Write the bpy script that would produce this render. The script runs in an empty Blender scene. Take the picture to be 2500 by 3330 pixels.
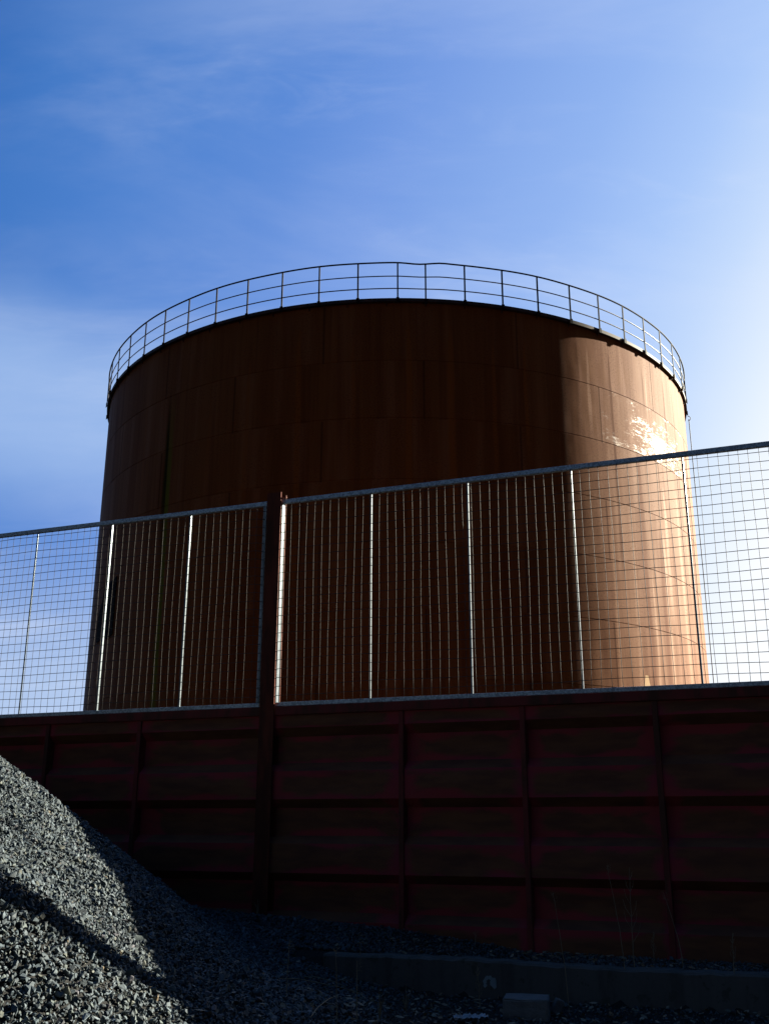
import bpy, bmesh, math, random
import numpy as np
from mathutils import Vector, Matrix

random.seed(7)
rng = np.random.default_rng(7)
S = bpy.context.scene
COL = S.collection
R_ = math.radians

# ------------------------------------------------------------------ camera
EYE = 1.5                                   # eye height above the yard ground
PITCH, ROLL = 0.30118381, -0.00204901
F_PX, IMG_H = 3283.35, 3330.0
cam_d = bpy.data.cameras.new('camera')
cam = bpy.data.objects.new('camera', cam_d)
COL.objects.link(cam)
cam_d.sensor_fit = 'VERTICAL'
cam_d.sensor_height = 24.0
cam_d.lens = 24.0 * F_PX / IMG_H
cam_d.clip_start = 0.05
cam_d.clip_end = 6000
fw = Vector((0, math.cos(PITCH), math.sin(PITCH)))
dn = Vector((0, math.sin(PITCH), -math.cos(PITCH)))
rt = Vector((1, 0, 0))
c_, s_ = math.cos(ROLL), math.sin(ROLL)
rt2 = rt * c_ + dn * s_
dn2 = rt * -s_ + dn * c_
M = Matrix((rt2, -dn2, -fw)).transposed().to_4x4()
M.translation = (0, 0, EYE)
cam.matrix_world = M
S.camera = cam

# ------------------------------------------------------------------ light
SUN_AZ, SUN_EL = R_(64.0), R_(21.0)
SDIR = Vector((math.sin(SUN_AZ) * math.cos(SUN_EL), math.cos(SUN_AZ) * math.cos(SUN_EL), math.sin(SUN_EL)))
sun_d = bpy.data.lights.new('sun', 'SUN')
sun_d.energy = 5.0
sun_d.angle = R_(0.53)
sun_d.color = (1.0, 0.94, 0.76)
sun = bpy.data.objects.new('sun', sun_d)
sun.rotation_euler = (-SDIR).to_track_quat('-Z', 'Y').to_euler()
sun.location = (60, 30, 30)
COL.objects.link(sun)

S.view_settings.view_transform = 'Standard'
S.view_settings.look = 'None'
S.view_settings.gamma = 1.0
S.view_settings.exposure = 2.5
S.cycles.max_bounces = 6


class NT:
    """small helper to wire nodes"""
    def __init__(s, tree):
        s.t = tree
        s.t.nodes.clear()

    def n(s, typ, **kw):
        nd = s.t.nodes.new(typ)
        for k, v in kw.items():
            setattr(nd, k, v)
        return nd

    def set(s, sock, v):
        if isinstance(v, bpy.types.NodeSocket):
            s.t.links.new(v, sock)
        else:
            sock.default_value = v

    def m(s, op, a, b=0.0, c=0.0, clamp=False):
        nd = s.n('ShaderNodeMath', operation=op, use_clamp=clamp)
        s.set(nd.inputs[0], a)
        s.set(nd.inputs[1], b)
        s.set(nd.inputs[2], c)
        return nd.outputs[0]

    def vm(s, op, a, b=(0, 0, 0), out=0):
        nd = s.n('ShaderNodeVectorMath', operation=op)
        s.set(nd.inputs[0], a)
        s.set(nd.inputs[1], b)
        return nd.outputs[out]

    def mix(s, f, a, b, blend='MIX'):
        nd = s.n('ShaderNodeMix', data_type='RGBA', blend_type=blend)
        s.set(nd.inputs[0], f)
        s.set(nd.inputs[6], a if isinstance(a, bpy.types.NodeSocket) else (*a[:3], 1))
        s.set(nd.inputs[7], b if isinstance(b, bpy.types.NodeSocket) else (*b[:3], 1))
        return nd.outputs[2]

    def ss(s, x, lo, hi, a=0.0, b=1.0):
        nd = s.n('ShaderNodeMapRange', interpolation_type='SMOOTHSTEP')
        s.set(nd.inputs[0], x)
        s.set(nd.inputs[1], lo)
        s.set(nd.inputs[2], hi)
        s.set(nd.inputs[3], a)
        s.set(nd.inputs[4], b)
        return nd.outputs[0]

    def ramp(s, x, stops):
        nd = s.n('ShaderNodeValToRGB')
        e = nd.color_ramp.elements
        while len(e) < len(stops):
            e.new(0.5)
        for el, (p, c) in zip(e, stops):
            el.position = p
            el.color = (*c, 1)
        s.set(nd.inputs[0], x)
        return nd.outputs[0]

    def noise(s, vec, scale, detail=4, rough=0.55, dist=0.0):
        nd = s.n('ShaderNodeTexNoise')
        s.set(nd.inputs['Vector'], vec)
        nd.inputs['Scale'].default_value = scale
        nd.inputs['Detail'].default_value = detail
        nd.inputs['Roughness'].default_value = rough
        nd.inputs['Distortion'].default_value = dist
        return nd.outputs[0]

    def xyz(s, v):
        nd = s.n('ShaderNodeSeparateXYZ')
        s.set(nd.inputs[0], v)
        return nd.outputs

    def comb(s, x, y, z):
        nd = s.n('ShaderNodeCombineXYZ')
        s.set(nd.inputs[0], x)
        s.set(nd.inputs[1], y)
        s.set(nd.inputs[2], z)
        return nd.outputs[0]


# ------------------------------------------------------------------ world
W = bpy.data.worlds.new('World')
S.world = W
W.use_nodes = True
t = NT(W.node_tree)
tc = t.n('ShaderNodeTexCoord')
dirv = t.vm('NORMALIZE', tc.outputs['Generated'])
dx, dy, dz = t.xyz(dirv)
sky = t.n('ShaderNodeTexSky', sky_type='NISHITA')
sky.sun_disc = False
sky.sun_elevation = SUN_EL
sky.sun_rotation = SUN_AZ
dot = t.vm('DOT_PRODUCT', dirv, tuple(SDIR), out=1)
ang = t.m('MULTIPLY', t.m('ARCCOSINE', dot), 57.29578 / 180.0)       # 0..1 = 0..180 deg from the sun
ang = t.m('ADD', ang, t.m('MULTIPLY', t.m('SUBTRACT', dz, 0.45), 40 / 180.0))
base = t.ramp(ang, [
    (0.0, (2.4, 2.2, 2.0)), (14 / 180, (1.7, 1.6, 1.5)), (26 / 180, (1.2, 1.2, 1.22)), (33 / 180, (1.0, 1.03, 1.08)), (37 / 180, (.76, .87, 1.02)),
    (41 / 180, (.56, .72, 1.0)), (46 / 180, (.40, .585, .97)), (52 / 180, (.29, .47, .90)), (62.5 / 180, (.18, .34, .79)), (68 / 180, (.115, .27, .71)),
    (75 / 180, (.074, .225, .64)), (81 / 180, (.052, .190, .57)), (85 / 180, (.034, .148, .49)), (110 / 180, (.03, .12, .40)), (1.0, (.03, .10, .3))])
# a soft veil of high cloud low on the left and pale haze towards the horizon
vw = t.noise(t.vm('MULTIPLY', dirv, (3, 3, 5)), 0.9, 4, 0.5, 0.4)
vz = t.m('ADD', dz, t.m('MULTIPLY', t.m('SUBTRACT', vw, 0.5), 0.10))
veil = t.m('MULTIPLY', t.ss(t.m('ABSOLUTE', t.m('SUBTRACT', vz, 0.372)), 0.125, 0.02), t.ss(dx, 0.05, -0.22))
base = t.mix(t.m('MULTIPLY', veil, 0.82), base, (.36, .53, .87), 'LIGHTEN')
haze_h = t.m('MULTIPLY', t.ss(vz, 0.29, 0.12), 0.95)
base = t.mix(haze_h, base, (.46, .60, .87), 'LIGHTEN')
# thin cirrus on a plane high above
inv = t.m('DIVIDE', 1.0, t.m('ADD', t.m('MAXIMUM', dz, 0.0), 0.18))
cp = t.comb(t.m('MULTIPLY', dx, inv), t.m('MULTIPLY', dy, inv), 0.0)
mp = t.n('ShaderNodeMapping')
mp.inputs['Rotation'].default_value = (0, 0, R_(-28))
mp.inputs['Scale'].default_value = (0.9, 2.3, 1)
t.set(mp.inputs[0], cp)
c1 = t.noise(mp.outputs[0], 1.9, 6, 0.58, 0.6)
c2 = t.noise(cp, 0.9, 3, 0.5, 0.3)
cir = t.m('MULTIPLY', t.ss(c1, 0.40, 0.78), t.ss(c2, 0.34, 0.66))
c3 = t.noise(mp.outputs[0], 6.5, 5, 0.6, 0.8)
cir = t.m('ADD', cir, t.m('MULTIPLY', t.m('MULTIPLY', t.ss(c3, 0.5, 0.8), t.ss(c2, 0.42, 0.6)), 0.35))
cirf = t.m('MULTIPLY', cir, 0.5, clamp=True)
base = t.mix(cirf, base, t.mix(0.5, base, (.85, .92, 1.05)))
base = t.mix(t.m('MULTIPLY', cirf, 0.35), base, (.62, .72, .98))
# unseen sky behind, darkened to deepen shade; low bright patch added to light rails
behind = t.ss(dy, 0.32, 0.02)
hz = t.vm('NORMALIZE', t.comb(dx, dy, 0.0))
hd = t.vm('DOT_PRODUCT', hz, (math.sin(R_(222)), math.cos(R_(222)), 0.0), out=1)
rail_fill = t.m('MULTIPLY', t.ss(hd, math.cos(R_(42)), math.cos(R_(18))), t.m('MULTIPLY', t.ss(dz, 0.46, 0.34), t.ss(dz, 0.03, 0.12)))
bsky = t.mix(rail_fill, t.mix(t.ss(dz, .5, .9), (.004, .012, .030), (.03, .13, .36)), (.20, .25, .34))
base = t.mix(behind, base, bsky)
base = t.mix(0.04, base, t.vm('MULTIPLY', sky.outputs[0], (.15, .15, .15)))
k = 1.0 / (0.15 * 2 ** 2.5)
col = t.vm('MULTIPLY', base, (k, k, k))
bg = t.n('ShaderNodeBackground')
t.set(bg.inputs[0], col)
bg.inputs[1].default_value = 0.15
wo = t.n('ShaderNodeOutputWorld')
t.t.links.new(bg.outputs[0], wo.inputs[0])


# ------------------------------------------------------------------ helpers
def mat(name):
    m = bpy.data.materials.new(name)
    m.use_nodes = True
    t = NT(m.node_tree)
    b = t.n('ShaderNodeBsdfPrincipled')
    o = t.n('ShaderNodeOutputMaterial')
    t.t.links.new(b.outputs[0], o.inputs[0])
    return m, t, b


def bump(t, b, h, strength=0.4, dist=0.01):
    nd = t.n('ShaderNodeBump')
    nd.inputs['Strength'].default_value = strength
    nd.inputs['Distance'].default_value = dist
    t.set(nd.inputs['Height'], h)
    t.t.links.new(nd.outputs[0], b.inputs['Normal'])


class MB:
    def __init__(s):
        s.v, s.f, s.uv = [], [], []

    def quad_box(s, o, ax, ay, az):
        """box from corner o spanned by three vectors"""
        o, ax, ay, az = map(Vector, (o, ax, ay, az))
        if ax.cross(ay).dot(az) < 0:
            ax, ay = ay, ax
        i = len(s.v)
        for k in (0, 1):
            for j in (0, 1):
                for l in (0, 1):
                    s.v.append(o + ax * l + ay * j + az * k)
        for q in ((0, 2, 3, 1), (4, 5, 7, 6), (0, 1, 5, 4), (2, 6, 7, 3), (0, 4, 6, 2), (1, 3, 7, 5)):
            s.f.append([i + a for a in q])

    def tube(s, pts, r, n=8, cap=True, closed=False):
        pts = [Vector(p) for p in pts]
        rings = []
        N = len(pts)
        up = Vector((0, 0, 1))
        for i, p in enumerate(pts):
            if closed:
                d = pts[(i + 1) % N] - pts[i - 1]
            else:
                d = pts[min(i + 1, N - 1)] - pts[max(i - 1, 0)]
            d.normalize()
            a = d.cross(up if abs(d.z) < 0.9 else Vector((0, 1, 0))).normalized()
            b = d.cross(a)
            rr = r[i] if hasattr(r, '__len__') else r
            i0 = len(s.v)
            for k in range(n):
                th = 2 * math.pi * k / n
                s.v.append(p + (a * math.cos(th) + b * math.sin(th)) * rr)
            rings.append(i0)
        for i in range(N if closed else N - 1):
            A, B = rings[i], rings[(i + 1) % N]
            for k in range(n):
                s.f.append([A + k, B + k, B + (k + 1) % n, A + (k + 1) % n])
        if cap and not closed:
            s.f.append([rings[0] + k for k in range(n)])
            s.f.append([rings[-1] + k for k in reversed(range(n))])

    def build(s, name, m, parent=None, smooth=False, recalc=True):
        me = bpy.data.meshes.new(name)
        me.from_pydata([tuple(v) for v in s.v], [], s.f)
        if recalc:
            bm = bmesh.new()
            bm.from_mesh(me)
            bmesh.ops.recalc_face_normals(bm, faces=bm.faces)
            bm.to_mesh(me)
            bm.free()
        me.materials.append(m)
        if smooth:
            me.shade_smooth()
        o = bpy.data.objects.new(name, me)
        COL.objects.link(o)
        if parent:
            o.parent = parent
        return o


def tag(o, label=None, cat=None, group=None, kind=None):
    if label:
        o['label'] = label
    if cat:
        o['category'] = cat
    if group:
        o['group'] = group
    if kind:
        o['kind'] = kind
    return o


def empty(name, loc, rz=0.0):
    o = bpy.data.objects.new(name, None)
    COL.objects.link(o)
    o.location = loc
    o.rotation_euler = (0, 0, rz)
    o.empty_display_size = 0.3
    return o


# ------------------------------------------------------------------ materials
T_R, T_Z = 10.33, 13.86 + EYE            # tank radius, rim height
SEAM = [z + EYE for z in (12.03, 10.36, 8.635, 6.93, 5.21, 3.46, 1.75, 0.05)]

# --- rusted tank plate (object coordinates: tank axis = z, camera side = -y)
m_tank, t, b = mat('rusted_plate')
tc = t.n('ShaderNodeTexCoord')
ob = tc.outputs['Object']
x, y, z = t.xyz(ob)
A = t.m('ARCTAN2', x, t.m('MULTIPLY', y, -1.0))            # radians, 0 towards camera, + right
Adeg = t.m('MULTIPLY', A, 57.29578)
arc = t.m('MULTIPLY', A, T_R)
P = t.comb(arc, z, 0.0)
zr = t.m('SUBTRACT', z, EYE)
course = t.m('FLOOR', t.m('DIVIDE', t.m('SUBTRACT', 12.03, zr), 1.712))      # -1 for the top course
odd = t.m('ABSOLUTE', t.m('MODULO', course, 2.0))
pl = t.m('DIVIDE', t.m('ADD', t.m('SUBTRACT', Adeg, 33.5), t.m('MULTIPLY', odd, 15.2)), 30.0)
plf = t.m('FLOOR', pl)
pfr = t.m('FRACT', t.m('ADD', pl, 100.0))
seam = t.m('LESS_THAN', t.m('ABSOLUTE', t.m('SUBTRACT', t.m('ABSOLUTE', t.m('SUBTRACT', pfr, 0.5)), 0.5)), 0.0050)
wn = t.n('ShaderNodeTexWhiteNoise', noise_dimensions='2D')
t.set(wn.inputs['Vector'], t.comb(plf, course, 0))
plate_r = wn.outputs[0]
# vertical run-off streaks, growing downwards from seams and rim
st1 = t.noise(t.comb(t.m('MULTIPLY', arc, 1.35), t.m('MULTIPLY', z, 0.05), 3.0), 1.0, 4, 0.6, 0.2)
st2 = t.noise(t.comb(t.m('MULTIPLY', arc, 4.2), t.m('MULTIPLY', z, 0.13), 9.0), 1.0, 4, 0.65, 0.3)
st3 = t.noise(t.comb(t.m('MULTIPLY', arc, 2.2), t.m('ADD', t.m('MULTIPLY', z, 0.10), t.m('MULTIPLY', course, 7.3)), 2.0), 1.0, 3, 0.5)
spk = t.noise(P, 21.0, 4, 0.75)
blot = t.noise(P, 1.1, 5, 0.6, 0.4)
spot = t.n('ShaderNodeTexVoronoi', feature='F1')
t.set(spot.inputs['Vector'], P)
spot.inputs['Scale'].default_value = 9.0
s1 = t.ss(st1, 0.44, 0.68)
s2 = t.ss(st2, 0.46, 0.66)
s3 = t.ss(st3, 0.48, 0.66)
c = t.mix(blot, (.116, .033, .007), (.156, .053, .013))
c = t.mix(t.m('MULTIPLY', s1, 0.5), c, (.086, .020, .004))
c = t.mix(t.m('MULTIPLY', s2, 0.38), c, (.062, .015, .004))
c = t.mix(t.m('MULTIPLY', s3, 0.5), c, (.185, .068, .026))
wob_s = t.m('MULTIPLY', t.m('SUBTRACT', t.noise(t.comb(arc, t.m('MULTIPLY', z, .35), 5.0), 1.3, 3), 0.5), 0.9)
fray = t.noise(t.comb(t.m('MULTIPLY', arc, 6.0), t.m('MULTIPLY', z, .22), 12.0), 1.0, 3, 0.6)
# single run-off stains: (degrees, half width, top height, bottom height, strength, colour)
OR, DK, LT, BR = (.090, .022, .004), (.052, .012, .004), (.24, .098, .040), (.170, .046, .006)
for (sa, sw, zt_, zb_, sk, sc) in [
        (42.0, .95, 10.5, 0, .85, OR), (46.9, .75, 8.4, 0, .8, OR), (43.6, .4, 7.0, 0, .5, LT), (48.2, .55, 8.4, 0, .55, LT), (44.6, .35, 8.5, 0, .35, DK), (51.5, .8, 8.6, 0, .6, OR),
        (36.2, .40, 13.6, 6.0, .55, DK), (31.4, .45, 13.4, 10.0, .55, LT), (29.3, .3, 13.6, 11.2, .4, DK), (40.2, .4, 13.5, 12.0, .65, OR),
        (45.3, .42, 13.5, 11.2, .65, OR), (46.3, .30, 13.3, 11.0, .5, LT), (53.0, .35, 13.6, 10.0, .55, DK), (57.5, .4, 13.6, 9.0, .45, DK),
        (49.5, .7, 9.8, 5.0, .5, LT), (55.0, .8, 10.0, 1.0, .4, LT), (34.4, .35, 9.0, 0, .35, LT), (39.0, .6, 8.0, 0, .35, LT),
        (61.5, .5, 13.0, 6.0, .4, OR), (-15.5, .55, 13.4, 5.0, .75, BR), (1.3, .6, 13.4, 6.0, .7, BR), (7.6, .7, 13.3, 7.0, .8, BR),
        (14.3, .45, 13.0, 8.0, .6, BR), (19.5, .4, 13.2, 9.0, .7, BR), (-7.0, .4, 13.0, 9.5, .4, BR), (-24.0, .5, 12.8, 7.5, .5, BR),
        (-31.0, .4, 12.0, 8.0, .35, BR), (-47.0, .5, 13.0, 6.0, .4, BR)]:
    dd_ = t.m('ABSOLUTE', t.m('SUBTRACT', t.m('ADD', Adeg, wob_s), sa))
    grow = t.ss(zr, zt_, zt_ - 1.8, 0.45, 1.0)
    mk = t.m('MULTIPLY', t.ss(t.m('DIVIDE', dd_, t.m('MULTIPLY', grow, sw)), 1.15, 0.35), t.m('MULTIPLY', t.ss(zr, zt_, zt_ - .7), t.ss(zr, zb_, zb_ + 1.5) if zb_ > 0 else 1.0))
    c = t.mix(t.m('MULTIPLY', mk, t.m('MULTIPLY', t.ss(fray, .25, .6, .6, 1.0), min(1.0, sk * 1.3))), c, sc)
c = t.mix(t.m('MULTIPLY', plate_r, 0.15), c, (.165, .058, .022))
spm = t.m('MULTIPLY', t.ss(spk, 0.50, 0.62), t.ss(t.m('ADD', t.m('MULTIPLY', blot, .5), t.m('MULTIPLY', st1, .5)), 0.42, 0.54))
c = t.mix(t.m('MULTIPLY', spm, 0.55), c, (.065, .018, .006))
c = t.mix(t.m('MULTIPLY', t.m('LESS_THAN', spot.outputs[0], 0.035), t.ss(spk, .5, .52)), c, (.04, .018, .01))
# green algae streak on the left
gx = t.m('SUBTRACT', Adeg, t.m('ADD', -39.6, t.m('MULTIPLY', t.m('SUBTRACT', st2, 0.5), 1.6)))
gm = t.m('MULTIPLY', t.ss(t.m('ABSOLUTE', gx), 1.0, 0.25), t.ss(zr, 12.6, 8.5))
c = t.mix(t.m('MULTIPLY', gm, 0.9), c, (.080, .085, .006))
dm = t.m('MULTIPLY', t.ss(t.m('ABSOLUTE', t.m('SUBTRACT', gx, -0.9)), 0.7, 0.1), t.ss(zr, 12.5, 10.5))
c = t.mix(t.m('MULTIPLY', t.m('MULTIPLY', dm, t.ss(zr, 6.5, 9.5)), 0.9), c, (.01, .016, .004))
# paler tone low on the right, widening downwards
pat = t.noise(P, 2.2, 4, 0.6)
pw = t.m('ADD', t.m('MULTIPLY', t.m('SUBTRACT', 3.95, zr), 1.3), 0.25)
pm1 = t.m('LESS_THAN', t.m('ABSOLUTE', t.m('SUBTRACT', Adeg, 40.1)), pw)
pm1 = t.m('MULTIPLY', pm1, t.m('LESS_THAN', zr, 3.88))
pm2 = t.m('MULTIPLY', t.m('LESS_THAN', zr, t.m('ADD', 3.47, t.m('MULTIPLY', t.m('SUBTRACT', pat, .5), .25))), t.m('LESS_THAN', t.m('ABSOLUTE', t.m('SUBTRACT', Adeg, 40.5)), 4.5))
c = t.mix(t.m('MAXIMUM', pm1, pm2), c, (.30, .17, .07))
c = t.mix(t.m('MULTIPLY', seam, 0.5), c, (.02, .008, .005))
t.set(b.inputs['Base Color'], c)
# polished film of old coating left on one plate (second course)
inpl = t.m('MULTIPLY', t.m('MULTIPLY', t.m('GREATER_THAN', zr, 10.37), t.m('LESS_THAN', zr, 12.02)),
           t.m('MULTIPLY', t.m('GREATER_THAN', Adeg, 33.6), t.m('LESS_THAN', Adeg, 63.4)))
fl1 = t.noise(t.comb(t.m('MULTIPLY', arc, 1.1), t.m('MULTIPLY', z, 2.6), 1.0), 1.0, 4, 0.6, 0.3)
fl2 = t.noise(t.comb(t.m('MULTIPLY', arc, 5.0), t.m('MULTIPLY', z, 17.0), 4.0), 1.0, 5, 0.75, 0.2)
ca_ = t.m('SUBTRACT', 1.0, t.m('MULTIPLY', t.m('ABSOLUTE', t.m('SUBTRACT', Adeg, 49.0)), 0.09), clamp=True)
cz_ = t.ss(t.m('ABSOLUTE', t.m('SUBTRACT', zr, 11.05)), 0.80, 0.15)
edge_ = t.m('MAXIMUM', t.ss(zr, 10.70, 10.40), t.m('MULTIPLY', t.ss(zr, 11.85, 12.0), 0.4))
boost = t.m('ADD', t.m('MULTIPLY', t.m('MULTIPLY', ca_, cz_), 0.13), t.m('MULTIPLY', edge_, 0.06))
film = t.m('MULTIPLY', inpl, t.ss(t.m('ADD', t.m('ADD', t.m('MULTIPLY', fl1, .4), t.m('MULTIPLY', fl2, .6)), boost), 0.555, 0.765))
b.inputs['Specular Tint'].default_value = (1.0, .96, .62, 1)
rgh = t.m('ADD', t.m('MULTIPLY', film, -0.53), 0.70)
t.set(b.inputs['Roughness'], rgh)
cr_ = t.n('ShaderNodeSeparateColor')
t.set(cr_.inputs[0], c)
dust = t.m('POWER', t.m('DIVIDE', cr_.outputs[0], 0.145), 1.6, clamp=False)          # stained rust is duller than the pale dusty skin
t.set(b.inputs['Specular IOR Level'], t.m('ADD', t.m('MULTIPLY', film, 0.20), t.m('MULTIPLY', t.m('MINIMUM', dust, 1.8), 0.046)))
hb = t.m('ADD', t.m('MULTIPLY', spk, 0.5), t.m('MULTIPLY', t.noise(t.comb(arc, t.m('MULTIPLY', z, .5), 0), 0.8, 2), 4.0))
bump(t, b, hb, 0.35, 0.012)

# --- dark rusty steel of rim, railing
m_rim, t, b = mat('dark_rusty_steel')
tc = t.n('ShaderNodeTexCoord')
n1 = t.noise(tc.outputs['Object'], 3.0, 5, 0.65)
t.set(b.inputs['Base Color'], t.mix(t.ss(n1, .4, .62), (.016, .008, .007), (.045, .020, .012)))
b.inputs['Roughness'].default_value = 0.7
b.inputs['Specular IOR Level'].default_value = 0.25

m_rail, t, b = mat('railing_steel')
tc = t.n('ShaderNodeTexCoord')
n1 = t.noise(tc.outputs['Object'], 4.0, 4, 0.65)
t.set(b.inputs['Base Color'], t.mix(t.ss(n1, .42, .6), (.004, .003, .005), (.014, .009, .008)))
b.inputs['Roughness'].default_value = 0.7
b.inputs['Specular IOR Level'].default_value = 0.06

# --- galvanised steel
m_galv, t, b = mat('galvanised_steel')
tc = t.n('ShaderNodeTexCoord')
v = t.n('ShaderNodeTexVoronoi', feature='F1')
t.set(v.inputs['Vector'], tc.outputs['Object'])
v.inputs['Scale'].default_value = 62.0
vc = t.xyz(v.outputs['Color'])
n1 = t.noise(tc.outputs['Object'], 7.0, 5, 0.65)
n2 = t.noise(tc.outputs['Object'], 60.0, 3, 0.6)
sp = t.m('ADD', t.m('MULTIPLY', vc[0], 0.5), t.m('MULTIPLY', n1, 0.5))
c = t.mix(t.ss(sp, .3, .72), (.15, .19, .23), (.34, .42, .48))
c = t.mix(t.m('MULTIPLY', t.ss(n2, .55, .68), 0.5), c, (.40, .44, .46))
t.set(b.inputs['Base Color'], c)
b.inputs['Metallic'].default_value = 0.85
t.set(b.inputs['Roughness'], t.m('ADD', t.m('MULTIPLY', sp, 0.25), 0.40))
bump(t, b, n1, 0.15, 0.004)

m_bar2, t, b = mat('dull_zinc_bar')
tc = t.n('ShaderNodeTexCoord')
n1 = t.noise(tc.outputs['Object'], 9.0, 5, 0.65)
n2 = t.noise(tc.outputs['Object'], 70.0, 3, 0.6)
sp = t.m('ADD', t.m('MULTIPLY', n2, 0.5), t.m('MULTIPLY', n1, 0.5))
t.set(b.inputs['Base Color'], t.mix(t.ss(sp, .36, .64), (.060, .078, .090), (.13, .15, .165)))
b.inputs['Metallic'].default_value = 0.6
b.inputs['Roughness'].default_value = 0.24

m_wire, t, b = mat('galvanised_wire')
tc = t.n('ShaderNodeTexCoord')
n1 = t.noise(tc.outputs['Object'], 9.0, 4, 0.6)
t.set(b.inputs['Base Color'], t.mix(n1, (.034, .031, .033), (.062, .058, .056)))
b.inputs['Metallic'].default_value = 0.3
b.inputs['Specular IOR Level'].default_value = 0.04
b.inputs['Roughness'].default_value = 0.6

# --- painted, rusting steel wall (UV = place inside the flat band of a bay)
m_wall, t, b = mat('flaking_red_primer')
tc = t.n('ShaderNodeTexCoord')
uvn = t.xyz(tc.outputs['UV'])
ob = tc.outputs['Object']
wob = t.noise(t.vm('MULTIPLY', ob, (1.0, 1.0, 2.2)), 1.25, 5, 0.55, 0.7)
fine = t.noise(t.vm('MULTIPLY', ob, (1.2, 1.2, 5.0)), 1.6, 4, 0.6)
eu = t.m('MINIMUM', uvn[0], t.m('SUBTRACT', 1.0, uvn[0]))                       # distance to bay edge
ev = t.m('MINIMUM', uvn[1], t.m('SUBTRACT', 1.0, uvn[1]))
d = t.m('MINIMUM', t.m('MULTIPLY', eu, 2.4), t.m('ADD', ev, 0.07))
msk = t.ss(t.m('ADD', d, t.m('MULTIPLY', t.m('SUBTRACT', wob, .5), 1.3)), 0.08, 0.30)
red = t.mix(t.ss(wob, .35, .65), (.21, .028, .030), (.18, .020, .044))
rust = t.mix(t.ss(fine, .3, .7), (.078, .030, .019), (.125, .050, .024))
c = t.mix(msk, red, rust)
t.set(b.inputs['Base Color'], c)
b.inputs['Roughness'].default_value = 0.7
b.inputs['Specular IOR Level'].default_value = 0.14
bump(t, b, t.m('ADD', msk, fine), 0.25, 0.004)

m_stiff, t, b = mat('red_oxide_steel')
tc = t.n('ShaderNodeTexCoord')
n1 = t.noise(t.vm('MULTIPLY', tc.outputs['Object'], (3, 3, 1)), 1.6, 5, 0.65)
t.set(b.inputs['Base Color'], t.mix(t.ss(n1, .38, .62), (.130, .024, .022), (.060, .024, .016)))
b.inputs['Roughness'].default_value = 0.75
b.inputs['Specular IOR Level'].default_value = 0.12

m_post, t, b = mat('rusty_beam')
tc = t.n('ShaderNodeTexCoord')
n1 = t.noise(t.vm('MULTIPLY', tc.outputs['Object'], (4, 4, .8)), 1.8, 5, 0.65)
t.set(b.inputs['Base Color'], t.mix(t.ss(n1, .38, .62), (.095, .022, .012), (.045, .014, .008)))
b.inputs['Roughness'].default_value = 0.78
b.inputs['Specular IOR Level'].default_value = 0.12

# --- concrete
m_conc, t, b = mat('stained_concrete')
tc = t.n('ShaderNodeTexCoord')
ob = tc.outputs['Object']
n1 = t.noise(ob, 1.5, 5, 0.6)
n2 = t.noise(t.vm('MULTIPLY', ob, (5, 5, .7)), 1.3, 4, 0.6)
n3 = t.noise(ob, 30, 3, 0.6)
n4 = t.noise(ob, 8.0, 3, 0.6, .4)
c = t.mix(n1, (.028, .028, .028), (.068, .066, .062))
c = t.mix(t.m('MULTIPLY', t.ss(n2, .45, .65), .75), c, (.022, .022, .020))
c = t.mix(t.m('MULTIPLY', t.ss(n4, .58, .64), .9), c, (.02, .024, .016))
c = t.mix(t.m('MULTIPLY', n3, .3), c, (.11, .11, .105))
t.set(b.inputs['Base Color'], c)
b.inputs['Roughness'].default_value = 0.9
bump(t, b, t.m('ADD', n3, n1), 0.4, 0.006)

m_block, t, b = mat('pale_cast_concrete')
tc = t.n('ShaderNodeTexCoord')
n1 = t.noise(tc.outputs['Object'], 9, 5, 0.65)
n3 = t.noise(tc.outputs['Object'], 40, 3, 0.6)
t.set(b.inputs['Base Color'], t.mix(n1, (.05, .05, .049), (.15, .148, .143)))
b.inputs['Roughness'].default_value = 0.9
bump(t, b, t.m('ADD', n3, n1), 0.6, 0.01)

m_paint, t, b = mat('pale_spray_paint')
tc = t.n('ShaderNodeTexCoord')
n1 = t.noise(tc.outputs['Object'], 25, 3)
t.set(b.inputs['Base Color'], t.mix(n1, (.10, .14, .16), (.19, .25, .27)))
b.inputs['Roughness'].default_value = 0.7

# --- stones (per-stone colour attribute)
m_stone, t, b = mat('crushed_rock')
at = t.n('ShaderNodeAttribute', attribute_name='tint')
tc = t.n('ShaderNodeTexCoord')
n1 = t.noise(tc.outputs['Object'], 55, 4, 0.7)
c = t.mix(1.0, at.outputs['Color'], t.mix(n1, (.45, .45, .45), (1.5, 1.5, 1.5)), 'MULTIPLY')
t.set(b.inputs['Base Color'], c)
b.inputs['Roughness'].default_value = 0.75
b.inputs['Specular IOR Level'].default_value = 0.3
bump(t, b, n1, 0.5, 0.006)

m_soil, t, b = mat('dark_grit')
tc = t.n('ShaderNodeTexCoord')
n1 = t.noise(tc.outputs['Object'], 30, 5, 0.7)
n2 = t.noise(tc.outputs['Object'], 0.5, 4, 0.6)
t.set(b.inputs['Base Color'], t.mix(t.m('ADD', t.m('MULTIPLY', n1, .6), t.m('MULTIPLY', n2, .4)), (.006, .006, .007), (.030, .030, .029)))
b.inputs['Roughness'].default_value = 0.95
b.inputs['Specular IOR Level'].default_value = 0.1
bump(t, b, n1, 0.8, 0.03)

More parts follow.
